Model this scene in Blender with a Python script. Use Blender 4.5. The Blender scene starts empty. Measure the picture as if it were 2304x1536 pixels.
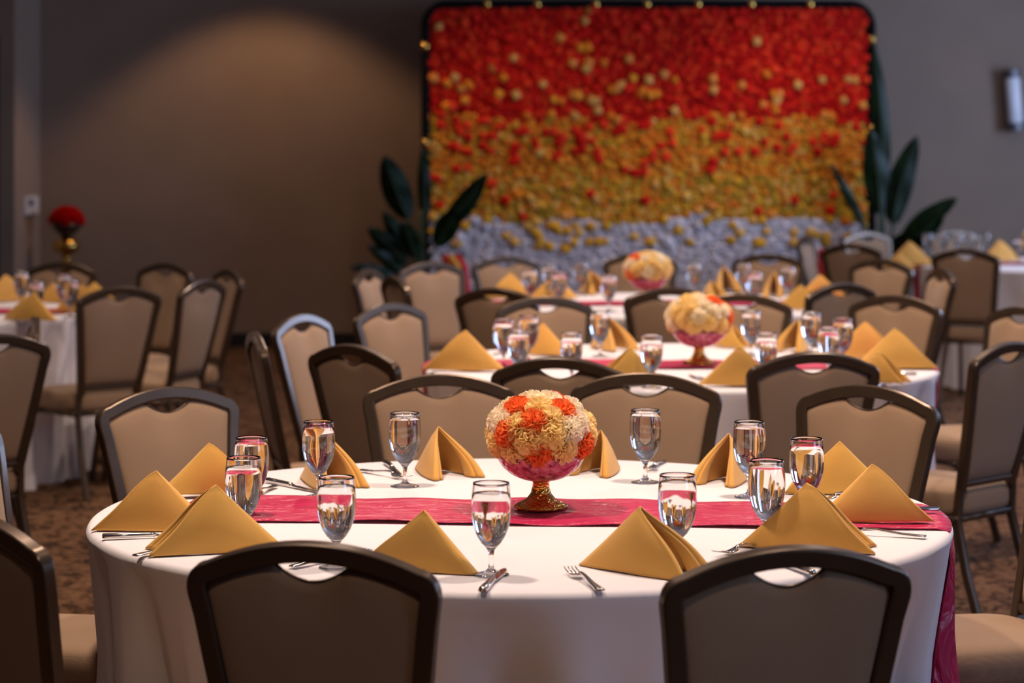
import bpy, math, random
from mathutils import Vector, Matrix
R = math.radians
rnd = random.Random(7)
sc = bpy.context.scene
COL = sc.collection

# ------------------------------------------------------------------ camera
F = 5440.0            # focal length in pixels of the 2304 wide frame
CZ = 1.56             # camera height
HY = 315.0            # horizon row
TZ = 0.76             # table top height
cam_d = bpy.data.cameras.new('camera')
cam = bpy.data.objects.new('camera', cam_d); COL.objects.link(cam)
cam_d.sensor_width = 36; cam_d.lens = 85.0
cam_d.shift_y = -(768 - HY) / 2304
cam_d.clip_end = 100
cam_d.dof.use_dof = True
cam_d.dof.focus_distance = 5.0
cam_d.dof.aperture_fstop = 4.0
cam.location = (0, 0, CZ); cam.rotation_euler = (R(90), 0, 0)
sc.camera = cam

# ------------------------------------------------------------------ world / lights
w = bpy.data.worlds.new('world'); sc.world = w; w.use_nodes = True
w.node_tree.nodes['Background'].inputs[0].default_value = (0.35, 0.5, 1.0, 1)
w.node_tree.nodes['Background'].inputs[1].default_value = 0.12
sc.view_settings.view_transform = 'Standard'
sc.view_settings.look = 'None'
sc.view_settings.gamma = 1.0
sc.view_settings.use_curve_mapping = False
sc.view_settings.exposure = 0.0

WARM = (1.0, 0.79, 0.64)
COOL = (0.46, 0.62, 1.0)
def area(name, loc, rot, sx, sy, e, col, spread=180, shape='RECTANGLE'):
    d = bpy.data.lights.new(name, 'AREA'); d.shape = shape
    d.size = sx
    if shape in ('RECTANGLE', 'ELLIPSE'): d.size_y = sy
    d.energy = e; d.color = col; d.spread = R(spread)
    o = bpy.data.objects.new(name, d); COL.objects.link(o)
    o.location = loc; o.rotation_euler = rot
    return o
def spot(name, loc, e, col, ang, blend, rad=0.05, rot=(0, 0, 0)):
    d = bpy.data.lights.new(name, 'SPOT'); d.energy = e; d.color = col
    d.spot_size = R(ang); d.spot_blend = blend; d.shadow_soft_size = rad
    o = bpy.data.objects.new(name, d); COL.objects.link(o)
    o.location = loc; o.rotation_euler = rot
    return o
# recessed warm ceiling lamps over the seating, plus an added fill lamp near the camera
CEIL = 3.6
for (x, y, e) in ((-0.8, 5.2, 43), (1.0, 5.2, 43), (-0.3, 1.6, 16), (-0.3, 8.7, 47), (1.8, 8.7, 47),
                  (-0.4, 12.0, 42), (2.0, 12.0, 40), (-4.0, 8.9, 14), (-3.4, 11.6, 18), (4.2, 14.6, 14)):
    area('ceiling_and_fill_lamp', (x, y, CEIL - 0.03), (0, 0, 0), 0.24, 0.24, e, WARM, 130, 'DISK')
# wall washers close to the back wall
WW = (1.0, 0.60, 0.34)
spot('wall_washer', (-1.85, 17.15, CEIL - 0.1), 92, WW, 100, 0.35, 0.06)
spot('wall_washer', (0.15, 16.4, CEIL - 0.1), 42, (1.0, 0.74, 0.54), 98, 0.6, 0.06)
spot('wall_washer', (1.95, 16.4, CEIL - 0.1), 66, (1.0, 0.74, 0.54), 98, 0.6, 0.06)
spot('wall_washer', (3.6, 17.15, CEIL - 0.1), 4, WW, 98, 0.5, 0.06)
# daylight through the windows of the right-hand wall
WX = 6.2
WINS = (0.8, 5.4, 10.0, 14.6)
for yy, e in zip(WINS, (84, 42, 38, 195)):
    area('window_daylight', (WX - 0.12, yy, 1.85), (0, R(90), 0), 2.1, 2.4, e, COOL, 170)

# ------------------------------------------------------------------ helpers
def mesh_obj(name, verts, faces, mat=None, parent=None, smooth=True, mats=None, midx=None):
    me = bpy.data.meshes.new(name)
    me.from_pydata([tuple(v) for v in verts], [], faces)
    if smooth: me.polygons.foreach_set('use_smooth', [True] * len(me.polygons))
    for m in (mats or ([mat] if mat else [])): me.materials.append(m)
    if midx: me.polygons.foreach_set('material_index', midx)
    me.update()
    o = bpy.data.objects.new(name, me); COL.objects.link(o)
    if parent: o.parent = parent
    return o
def tag(o, label=None, cat=None, group=None, kind=None):
    if label: o['label'] = label
    if cat: o['category'] = cat
    if group: o['group'] = group
    if kind: o['kind'] = kind
    return o
def thing(name, loc=(0, 0, 0), rz=0, label=None, cat=None, group=None):
    o = bpy.data.objects.new(name, None); COL.objects.link(o)
    o.empty_display_size = 0.1
    o.location = loc; o.rotation_euler = (0, 0, rz)
    return tag(o, label, cat, group)
def copy_tree(o, parent=None):
    c = o.copy(); COL.objects.link(c)
    if parent: c.parent = parent
    for ch in list(o.children): copy_tree(ch, c)
    return c
def sharp(o, ang=35):
    me = o.data
    try: me.set_sharp_from_angle(angle=R(ang))
    except Exception: pass
    return o
class MB:
    def __init__(s): s.v = []; s.f = []; s.m = []
    def add(s, v, f, m=0):
        n = len(s.v); s.v += [tuple(p) for p in v]
        s.f += [tuple(i + n for i in q) for q in f]; s.m += [m] * len(f)
    def box(s, c, d, m=0, rz=0):
        x, y, z = c; a, b, h = d[0] / 2, d[1] / 2, d[2] / 2
        cs, sn = math.cos(rz), math.sin(rz)
        v = []
        for k in (-h, h):
            for (i, j) in ((-a, -b), (a, -b), (a, b), (-a, b)):
                v.append((x + i * cs - j * sn, y + i * sn + j * cs, z + k))
        s.add(v, [(3, 2, 1, 0), (4, 5, 6, 7), (0, 1, 5, 4), (1, 2, 6, 5), (2, 3, 7, 6), (3, 0, 4, 7)], m)
    def lathe(s, prof, n=32, c=(0, 0, 0), m=0, capb=True, capt=True):
        v = []; f = []
        for (r, z) in prof:
            for i in range(n):
                a = 2 * math.pi * i / n
                v.append((c[0] + r * math.cos(a), c[1] + r * math.sin(a), c[2] + z))
        for k in range(len(prof) - 1):
            for i in range(n):
                j = (i + 1) % n
                f.append((k * n + i, k * n + j, (k + 1) * n + j, (k + 1) * n + i))
        if capb: f.append(tuple(range(n - 1, -1, -1)))
        if capt: f.append(tuple((len(prof) - 1) * n + i for i in range(n)))
        s.add(v, f, m)
    def sweep(s, path, depth, w, d, m=0, rnd_=0.3, closed=False):
        """rounded-rectangle profile along path; depth = fixed depth direction (or function of index)"""
        path = [Vector(p) for p in path]; n = len(path)
        a, b = w / 2, d / 2; c = min(a, b) * rnd_ * 2
        prof = [(-a + c, -b), (a - c, -b), (a - c * .3, -b + c * .3), (a, -b + c), (a, b - c), (a - c * .3, b - c * .3),
                (a - c, b), (-a + c, b), (-a + c * .3, b - c * .3), (-a, b - c), (-a, -b + c), (-a + c * .3, -b + c * .3)]
        v = []; f = []; k = len(prof)
        for i, p in enumerate(path):
            t = (path[min(i + 1, n - 1)] - path[max(i - 1, 0)]).normalized()
            if closed: t = (path[(i + 1) % n] - path[(i - 1) % n]).normalized()
            dd = Vector(depth(i) if callable(depth) else depth)
            side = t.cross(dd).normalized(); dd = side.cross(t).normalized()
            for (q, r_) in prof: v.append(p + side * q + dd * r_)
        for i in range(n if closed else n - 1):
            i2 = (i + 1) % n
            for j in range(k):
                j2 = (j + 1) % k
                f.append((i * k + j, i * k + j2, i2 * k + j2, i2 * k + j))
        if not closed:
            f.append(tuple(range(k - 1, -1, -1))); f.append(tuple((n - 1) * k + j for j in range(k)))
        s.add(v, f, m)
    def tube(s, path, rad, n=10, m=0):
        path = [Vector(p) for p in path]; N = len(path)
        rads = rad if isinstance(rad, (list, tuple)) else [rad] * N
        v = []; f = []; up = Vector((0.31, 0.17, 0.93))
        for i, p in enumerate(path):
            t = (path[min(i + 1, N - 1)] - path[max(i - 1, 0)]).normalized()
            a = t.cross(up).normalized(); b = a.cross(t).normalized(); up = b
            for j in range(n):
                g = 2 * math.pi * j / n
                v.append(p + (a * math.cos(g) + b * math.sin(g)) * rads[i])
        for i in range(N - 1):
            for j in range(n):
                j2 = (j + 1) % n
                f.append((i * n + j, (i + 1) * n + j, (i + 1) * n + j2, i * n + j2))
        f.append(tuple(range(n))); f.append(tuple((N - 1) * n + j for j in range(n - 1, -1, -1)))
        s.add(v, f, m)
    def build(s, name, mat, parent=None, smooth=True, mats=None):
        return mesh_obj(name, s.v, s.f, mat, parent, smooth, mats, s.m if mats else None)

def on_table(px, py, z=TZ):
    """photo pixel -> point of the horizontal plane z"""
    D = F * (CZ - z) / (py - HY)
    return ((px - 1152) * D / F, D)
def proj(x, y, z):
    return (1152 + F * x / y, HY + F * (CZ - z) / y)

# ------------------------------------------------------------------ materials
def new_mat(name):
    m = bpy.data.materials.new(name); m.use_nodes = True
    nt = m.node_tree; b = nt.nodes['Principled BSDF']
    return m, nt, b
def setp(b, col=None, rough=None, metal=None, **kw):
    if col is not None: b.inputs['Base Color'].default_value = (*col, 1)
    if rough is not None: b.inputs['Roughness'].default_value = rough
    if metal is not None: b.inputs['Metallic'].default_value = metal
    for k, v in kw.items():
        k = {'trans': 'Transmission Weight', 'ior': 'IOR', 'sheen': 'Sheen Weight', 'coat': 'Coat Weight',
             'spec': 'Specular IOR Level', 'sss': 'Subsurface Weight', 'aniso': 'Anisotropic', 'srough': 'Sheen Roughness'}[k]
        b.inputs[k].default_value = v
def ramp(nt, fac, stops):
    r = nt.nodes.new('ShaderNodeValToRGB')
    while len(r.color_ramp.elements) < len(stops): r.color_ramp.elements.new(0.5)
    for e, (p, c) in zip(r.color_ramp.elements, stops): e.position = p; e.color = (*c, 1)
    nt.links.new(fac, r.inputs[0]); return r.outputs[0]
def coord(nt, kind='Object', scale=(1, 1, 1)):
    t = nt.nodes.new('ShaderNodeTexCoord'); mp = nt.nodes.new('ShaderNodeMapping')
    mp.inputs['Scale'].default_value = scale
    nt.links.new(t.outputs[kind], mp.inputs[0]); return mp.outputs[0]
def noise(nt, vec, scale, detail=3, rough=0.5, dist=0.0):
    n = nt.nodes.new('ShaderNodeTexNoise'); n.inputs['Scale'].default_value = scale
    n.inputs['Detail'].default_value = detail; n.inputs['Roughness'].default_value = rough
    n.inputs['Distortion'].default_value = dist
    nt.links.new(vec, n.inputs['Vector']); return n.outputs['Fac']
def bump(nt, b, h, strength, dist=0.001):
    n = nt.nodes.new('ShaderNodeBump'); n.inputs['Strength'].default_value = strength
    n.inputs['Distance'].default_value = dist
    nt.links.new(h, n.inputs['Height']); nt.links.new(n.outputs[0], b.inputs['Normal'])
def simple(name, col, rough=0.5, metal=0.0, var=0.0, vscale=20, bmp=0.0, bscale=200, bdist=0.001, **kw):
    m, nt, b = new_mat(name); setp(b, col, rough, metal, **kw)
    v = coord(nt)
    if var:
        c = ramp(nt, noise(nt, v, vscale), [(0.3, tuple(x * (1 - var) for x in col)), (0.7, tuple(min(1, x * (1 + var)) for x in col))])
        nt.links.new(c, b.inputs['Base Color'])
    if bmp: bump(nt, b, noise(nt, v, bscale), bmp, bdist)
    return m
M = {}
M['wall'] = simple('wall_paint', (0.268, 0.192, 0.138), 0.75, var=0.05, vscale=3, bmp=0.2, bscale=300)
M['dimmed_wall'] = simple('dimmed_unseen_wall', (0.06, 0.035, 0.02), 0.5, var=0.3, vscale=4)  # invented dark finish for the unseen front wall, cuts bounced light
M['trim'] = simple('dark_trim', (0.012, 0.010, 0.009), 0.5)
M['ceiling'] = simple('ceiling_white', (0.60, 0.57, 0.54), 0.9, bmp=0.2, bscale=60)
M['white_plastic'] = simple('white_plastic', (0.7, 0.68, 0.66), 0.4)
M['black_plastic'] = simple('black_plastic', (0.004, 0.004, 0.004), 0.8, spec=0.12)
M['door'] = simple('dark_door', (0.012, 0.016, 0.014), 0.4)
M['bronze'] = simple('dark_bronze_frame', (0.088, 0.057, 0.036), 0.28, 0.6, var=0.12, vscale=9, bmp=0.05, bscale=500)
M['gold'] = simple('gold_metal', (0.72, 0.42, 0.10), 0.22, 1.0, var=0.15, vscale=40)
M['amber'] = None
M['steel'] = simple('polished_steel', (0.62, 0.60, 0.58), 0.13, 1.0)
M['satin_metal'] = simple('satin_grey_metal', (0.20, 0.20, 0.22), 0.5, 0.8)
M['glass'] = simple('clear_glass', (1, 1, 1), 0.0, trans=1.0, ior=1.40)
M['water'] = simple('water', (1, 1, 1), 0.0, trans=1.0, ior=1.33)
M['bubble'] = simple('air_bubble', (1, 1, 1), 0.0, trans=1.0, ior=0.75)
M['frost'] = simple('frosted_glass', (0.85, 0.87, 0.92), 0.35)
M['leaf'] = None
# carpet
m, nt, b = new_mat('patterned_carpet'); setp(b, (0.1, 0.06, 0.03), 0.95, spec=0.1)
v = coord(nt, 'Object', (1, 1, 1))
n1 = noise(nt, v, 9, 5, 0.62, 2.6)
n2 = noise(nt, v, 45, 2, 0.6, 0.5)
mx = nt.nodes.new('ShaderNodeMath'); mx.operation = 'ADD'
m2 = nt.nodes.new('ShaderNodeMath'); m2.operation = 'MULTIPLY'; m2.inputs[1].default_value = 0.22
nt.links.new(n2, m2.inputs[0]); nt.links.new(n1, mx.inputs[0]); nt.links.new(m2.outputs[0], mx.inputs[1])
c = ramp(nt, mx.outputs[0], [(0.50, (0.014, 0.006, 0.003)), (0.58, (0.065, 0.030, 0.014)), (0.66, (0.190, 0.096, 0.050)), (0.76, (0.100, 0.052, 0.028))])
nt.links.new(c, b.inputs['Base Color']); bump(nt, b, noise(nt, v, 400), 0.6, 0.004)
M['carpet'] = m
# chair fabric with small woven dots
m, nt, b = new_mat('woven_taupe_fabric'); setp(b, (0.3, 0.2, 0.13), 0.82, spec=0.25, sheen=0.15)
v = coord(nt, 'Object', (1, 1, 1))
vo = nt.nodes.new('ShaderNodeTexVoronoi'); vo.inputs['Scale'].default_value = 230; vo.inputs['Randomness'].default_value = 0.1; vo.voronoi_dimensions = '2D'
sx = nt.nodes.new('ShaderNodeSeparateXYZ'); cx_ = nt.nodes.new('ShaderNodeCombineXYZ'); ad = nt.nodes.new('ShaderNodeMath')
nt.links.new(v, sx.inputs[0]); nt.links.new(sx.outputs[1], ad.inputs[0]); nt.links.new(sx.outputs[2], ad.inputs[1])
a1 = nt.nodes.new('ShaderNodeMath'); nt.links.new(sx.outputs[0], a1.inputs[0]); nt.links.new(ad.outputs[0], a1.inputs[1])
a2 = nt.nodes.new('ShaderNodeMath'); a2.operation = 'SUBTRACT'; nt.links.new(sx.outputs[0], a2.inputs[0]); nt.links.new(ad.outputs[0], a2.inputs[1])
nt.links.new(a1.outputs[0], cx_.inputs[0]); nt.links.new(a2.outputs[0], cx_.inputs[1])
nt.links.new(cx_.outputs[0], vo.inputs['Vector'])
c = ramp(nt, vo.outputs['Distance'], [(0.10, (0.245, 0.152, 0.090)), (0.45, (0.335, 0.212, 0.128))])
mixn = nt.nodes.new('ShaderNodeMix'); mixn.data_type = 'RGBA'; mixn.blend_type = 'MULTIPLY'; mixn.inputs[0].default_value = 0.35
c2 = ramp(nt, noise(nt, v, 6, 2), [(0.3, (0.8, 0.8, 0.8)), (0.7, (1, 1, 1))])
nt.links.new(c, mixn.inputs[6]); nt.links.new(c2, mixn.inputs[7]); nt.links.new(mixn.outputs[2], b.inputs['Base Color'])
bump(nt, b, vo.outputs['Distance'], 0.5, 0.0012)
M['fabric'] = m
# linen, napkin, satin
m, nt, b = new_mat('white_linen'); setp(b, (0.72, 0.675, 0.695), 0.85, spec=0.15, sheen=0.1)
v = coord(nt); h = noise(nt, v, 4.5, 3, 0.5, 0.8)
h2 = noise(nt, v, 500, 1); ma = nt.nodes.new('ShaderNodeMath'); ma.operation = 'MULTIPLY_ADD'; ma.inputs[1].default_value = 0.01
nt.links.new(h2, ma.inputs[0]); nt.links.new(h, ma.inputs[2]); bump(nt, b, ma.outputs[0], 0.35, 0.015)
M['linen'] = m
m, nt, b = new_mat('gold_napkin_cloth'); setp(b, (0.62, 0.33, 0.055), 0.8, spec=0.15, sheen=0.2)
v = coord(nt)
oi = nt.nodes.new('ShaderNodeObjectInfo')
c = ramp(nt, oi.outputs['Random'], [(0.0, (0.63, 0.315, 0.062)), (0.5, (0.68, 0.36, 0.090)), (1.0, (0.62, 0.335, 0.066))])
nt.links.new(c, b.inputs['Base Color'])
bump(nt, b, noise(nt, v, 700, 2), 0.25, 0.0006)
M['napkin'] = m
m, nt, b = new_mat('fuchsia_satin'); setp(b, (0.50, 0.006, 0.070), 0.36, spec=0.5, sheen=0.05)
v = coord(nt, 'Object', (3, 9, 3)); h = noise(nt, v, 1.7, 3, 0.55, 1.8); bump(nt, b, h, 0.9, 0.03)
M['satin'] = m
# pedestal bowl materials
m, nt, b = new_mat('pink_cut_glass'); setp(b, (0.86, 0.22, 0.32), 0.10, trans=0.55, ior=1.4, spec=0.7)
v = coord(nt); vo = nt.nodes.new('ShaderNodeTexVoronoi'); vo.inputs['Scale'].default_value = 95; nt.links.new(v, vo.inputs['Vector'])
c = ramp(nt, noise(nt, v, 60, 3, 0.6), [(0.36, (0.30, 0.03, 0.09)), (0.5, (0.85, 0.20, 0.30)), (0.68, (0.98, 0.50, 0.52))])
nt.links.new(c, b.inputs['Base Color']); bump(nt, b, vo.outputs['Distance'], 0.7, 0.003)
M['pinkglass'] = m
m, nt, b = new_mat('amber_gold_foot'); setp(b, (0.70, 0.34, 0.06), 0.16, 0.85)
v = coord(nt); vo = nt.nodes.new('ShaderNodeTexVoronoi'); vo.inputs['Scale'].default_value = 110; nt.links.new(v, vo.inputs['Vector'])
bump(nt, b, vo.outputs['Distance'], 0.9, 0.003)
M['amber'] = m
def petal(name, col, dark=0.75):
    m, nt, b = new_mat(name); setp(b, col, 0.8, spec=0.1)
    v = coord(nt)
    c = ramp(nt, noise(nt, v, 60, 2), [(0.3, tuple(x * dark for x in col)), (0.6, col)])
    nt.links.new(c, b.inputs['Base Color'])
    # thin paper lets light through
    tr = nt.nodes.new('ShaderNodeBsdfTranslucent'); nt.links.new(c, tr.inputs[0])
    mx = nt.nodes.new('ShaderNodeMixShader'); mx.inputs[0].default_value = 0.42
    nt.links.new(b.outputs[0], mx.inputs[1]); nt.links.new(tr.outputs[0], mx.inputs[2])
    nt.links.new(mx.outputs[0], nt.nodes['Material Output'].inputs['Surface'])
    return m
M['cream'] = petal('cream_petals', (1.0, 0.80, 0.38), 0.94)
M['ivory'] = petal('ivory_petals', (1.0, 0.90, 0.70), 0.95)
M['coral'] = petal('coral_petals', (1.0, 0.27, 0.075), 0.9)
M['redfl'] = petal('red_petals', (0.85, 0.012, 0.010), 0.8)
FL = {}
for k, cols in {'red': [(0.76, 0.022, 0.010), (0.64, 0.012, 0.008), (0.82, 0.050, 0.014), (0.50, 0.008, 0.006)],
                'org': [(0.86, 0.27, 0.022), (0.88, 0.32, 0.03), (0.78, 0.20, 0.02)],
                'yel': [(0.80, 0.40, 0.030), (0.72, 0.38, 0.04), (0.82, 0.46, 0.10), (0.50, 0.30, 0.03), (0.80, 0.29, 0.03)],
                'wht': [(0.74, 0.69, 0.73), (0.64, 0.60, 0.64), (0.82, 0.77, 0.80)],
                'pale': [(0.74, 0.36, 0.09), (0.76, 0.27, 0.05)]}.items():
    FL[k] = [simple('paper_' + k, c, 0.85, var=0.18, vscale=30, spec=0.1) for c in cols]
m, nt, b = new_mat('dark_green_leaf'); setp(b, (0.012, 0.05, 0.014), 0.45, spec=0.2)
v = coord(nt); c = ramp(nt, noise(nt, v, 6, 3), [(0.3, (0.002, 0.007, 0.003)), (0.7, (0.006, 0.026, 0.007))]); nt.links.new(c, b.inputs['Base Color'])
M['leaf'] = m
M['rib'] = simple('leaf_midrib', (0.014, 0.036, 0.009), 0.6)
M['drape_red'] = simple('red_drape', (0.55, 0.012, 0.012), 0.6)
M['drape_yel'] = simple('yellow_drape', (0.75, 0.33, 0.03), 0.6)

# ------------------------------------------------------------------ the setting
BW = 18.25           # back wall plane
def slab(name, x0, x1, y0, y1, z0, z1, mat, parent=None):
    b_ = MB(); b_.box(((x0 + x1) / 2, (y0 + y1) / 2, (z0 + z1) / 2), (x1 - x0, y1 - y0, z1 - z0))
    o = b_.build(name, mat, parent, smooth=False)
    if parent is None: tag(o, kind='structure')
    return o
slab('floor', -7.0, WX + 0.2, -2.0, BW + 0.2, -0.1, 0, M['carpet'])
slab('ceiling', -7.2, WX + 0.2, -2.2, BW + 0.2, CEIL, CEIL + 0.1, M['ceiling'])
slab('wall_back', -3.56, WX, BW, BW + 0.2, 0, CEIL, M['wall'])
slab('wall_corner_return', -3.76, -3.56, 17.3, BW + 0.2, 0, CEIL, M['wall'])
slab('wall_left', -7.2, -7.0, -2.2, 17.5, 0, CEIL, M['wall'])
slab('wall_left_back', -7.2, -4.72, 17.3, 17.5, 0, CEIL, M['wall'])
slab('wall_door_header', -4.72, -3.76, 17.3, 17.5, 2.25, CEIL, M['wall'])
slab('wall_front', -7.2, WX, -2.2, -2.0, 0, CEIL, M['dimmed_wall'])
d1 = slab('door_1', -4.72, -3.76, 17.38, 17.43, 0, 2.25, M['door'])
b_ = MB(); b_.tube([(-3.84, 17.37, 1.02), (-3.84, 17.33, 1.02), (-3.96, 17.33, 1.02)], 0.01)
b_.build('door_handle', M['steel'], d1)
slab('trim_1', -3.775, -3.67, 17.285, 17.3, 0, 2.3, M['trim'])
slab('baseboard_back', -3.56, WX, BW - 0.015, BW, 0, 0.105, M['trim'])
slab('baseboard_left', -3.56, -3.545, 17.3, BW - 0.015, 0, 0.105, M['trim'])
slab('baseboard_corner', -3.67, -3.545, 17.285, 17.3, 0, 0.105, M['trim'])
# right wall with three windows
def right_wall():
    b_ = MB(); xs = WX + 0.1
    wins = [(y_, 1.25) for y_ in WINS]
    edges = [-2.2] + [e for (c, h) in wins for e in (c - h, c + h)] + [BW + 0.2]
    for i in range(0, len(edges), 2):
        a, c = edges[i], edges[i + 1]
        b_.box((xs, (a + c) / 2, CEIL / 2), (0.2, c - a, CEIL))
    for (c, h) in wins:
        b_.box((xs, c, 0.375), (0.2, 2 * h, 0.75)); b_.box((xs, c, (2.95 + CEIL) / 2), (0.2, 2 * h, CEIL - 2.95))
    tag(b_.build('wall_right', M['wall'], smooth=False), kind='structure')
    for i, (c, h) in enumerate(wins):
        f = MB()
        for yy in (c - h + 0.03, c, c + h - 0.03): f.box((WX + 0.05, yy, 1.85), (0.06, 0.06, 2.2))
        for zz in (0.78, 2.92): f.box((WX + 0.05, c, zz), (0.06, 2 * h, 0.06))
        tag(f.build('window_%d' % (i + 1), M['trim'], smooth=False), kind='structure')
right_wall()

# thermostat on the short corner wall
t = thing('thermostat', (-3.56, 17.85, 1.08), 0, 'small white wall thermostat beside the gold flower stand', 'thermostat')
b_ = MB(); b_.box((0.012, 0, 0.0), (0.024, 0.42, 0.13)); o = b_.build('casing', M['white_plastic'], t, smooth=False)
b_ = MB(); b_.box((0.026, -0.08, 0.02), (0.006, 0.14, 0.05)); b_.build('display', M['black_plastic'], t, smooth=False)

# wall sconce
t = thing('wall_sconce', (3.77, BW, 1.86), 0, 'tall frosted glass cylinder sconce unlit on the right of the back wall', 'wall lamp')
b_ = MB(); b_.box((0, -0.01, 0), (0.10, 0.02, 0.46)); b_.build('back_plate', M['satin_metal'], t, smooth=False)
b_ = MB(); b_.lathe([(0.05, -0.17), (0.055, -0.165), (0.055, 0.165), (0.05, 0.17)], 28, (0, -0.09, 0)); b_.build('shade', M['frost'], t)
for z in (-0.20, 0.20):
    b_ = MB(); b_.lathe([(0.058, z - 0.03), (0.062, z - 0.025), (0.062, z + 0.025), (0.058, z + 0.03)], 28, (0, -0.09, 0))
    b_.box((0, -0.03, z), (0.04, 0.06, 0.03)); sharp(b_.build('end_cap', M['satin_metal'], t))
t.rotation_euler = (0, R(-4), 0)

# ------------------------------------------------------------------ carnations
def carnation_mesh(seed, seg=60, rad=0.035, hgt=0.028):
    r = random.Random(seed); v = []; f = []
    for k, phi0 in enumerate((14, 30, 46, 62, 78, 96)):
        nl = (4, 5, 6, 7, 8, 9)[k] + r.choice((0, 1)); p1, p2, p3 = (r.uniform(0, 6.28) for _ in range(3))
        base = len(v); rows = 5; amp = (11, 11, 11, 10, 9, 8)[k]
        for j in range(rows):
            t = j / (rows - 1); tt = 0.35 + 0.65 * t
            for i in range(seg):
                a = 2 * math.pi * i / seg
                wv = math.sin(nl * a + p1) + 0.45 * math.sin((2 * nl + 1) * a + p2)
                phi = R(phi0 + amp * wv * t * t)
                q = tt * (1 + 0.05 * math.sin(nl * a + p3) * t + r.uniform(-1, 1) * 0.022 * (j == rows - 1))
                a2 = a + 0.10 * math.cos(nl * a + p1) * t
                v.append((rad * q * math.sin(phi) * math.cos(a2), rad * q * math.sin(phi) * math.sin(a2), hgt * q * math.cos(phi) - 0.004))
        for j in range(rows - 1):
            for i in range(seg):
                i2 = (i + 1) % seg
                f.append((base + j * seg + i, base + j * seg + i2, base + (j + 1) * seg + i2, base + (j + 1) * seg + i))
    me = bpy.data.meshes.new('flower'); me.from_pydata(v, [], f)
    me.polygons.foreach_set('use_smooth', [True] * len(f)); me.update()
    return me
CARN = {}
for cn in ('cream', 'ivory', 'coral', 'redfl'):
    CARN[cn] = []
    for s in range(3 if cn != 'redfl' else 1):
        me = carnation_mesh(11 + s * 7); me.materials.append(M[cn]); CARN[cn].append(me)
def flower_part(parent, pos, normal, col, scale=1.0, name='flower'):
    me = rnd.choice(CARN[col])
    o = bpy.data.objects.new(name, me); COL.objects.link(o); o.parent = parent
    n = Vector(normal).normalized()
    q = n.to_track_quat('Z', 'Y') @ Matrix.Rotation(rnd.uniform(0, 6.28), 3, 'Z').to_quaternion()
    o.rotation_mode = 'QUATERNION'; o.rotation_quaternion = q
    o.location = pos; o.scale = (scale,) * 3
    return o
def pedestal_bowl(x, y, z, label):
    t = thing('pedestal_bowl', (x, y, z), 0, label, 'bowl', 'pink glass pedestal bowls on the tables')
    b_ = MB()
    n = 48
    prof = [(0.050, 0.0), (0.056, 0.002), (0.0565, 0.006), (0.052, 0.010), (0.042, 0.015), (0.030, 0.022), (0.022, 0.032), (0.018, 0.046), (0.0175, 0.056), (0.020, 0.059)]
    b_.lathe(prof, n)
    # scalloped foot and ribs
    v = []
    for (px, py, pz) in b_.v:
        a = math.atan2(py, px); rr = math.hypot(px, py)
        k = 1 + 0.03 * math.cos(a * 12) * (1 if pz < 0.05 else 0.4)
        v.append((px * k, py * k, pz))
    b_.v = v
    b_.build('pedestal_foot', M['amber'], t)
    b_ = MB()
    outer = []
    for i in range(15):
        a = i / 14 * R(78)
        outer.append((0.018 + 0.080 * math.sin(a) , 0.060 + 0.070 * (1 - math.cos(a)) ** 0.92))
    inner = [(max(r_ - 0.004, 0.002), z_ + 0.004) for (r_, z_) in reversed(outer)]
    inner[0] = (outer[-1][0] - 0.004, outer[-1][1])
    b_.lathe([(0.002, 0.060)] + outer + inner, n, capb=True, capt=True)
    b_.build('bowl', M['pinkglass'], t)
    b_ = MB()
    b_.lathe([(0.001, 0.066), (0.03, 0.068), (0.06, 0.082), (0.082, 0.108), (0.084, 0.112), (0.001, 0.112)], 32)
    b_.build('bowl_filling', M['pinkfill'], t)
    return t
M['pinkfill'] = simple('pink_filling', (0.75, 0.12, 0.20), 0.5, var=0.4, vscale=90)
FRONT = [(1196, 938, 'coral'), (1272, 912, 'coral'), (1150, 906, 'coral'), (1128, 972, 'coral'), (1207, 1024, 'coral'), (1322, 1004, 'coral'),
         (1212, 903, 'cream'), (1240, 930, 'cream'), (1290, 960, 'ivory'), (1242, 970, 'cream'), (1182, 985, 'cream'), (1156, 950, 'cream'),
         (1116, 946, 'ivory'), (1103, 1005, 'cream'), (1142, 1015, 'cream'), (1273, 1014, 'cream'), (1334, 985, 'cream'), (1310, 945, 'ivory'),]
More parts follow.
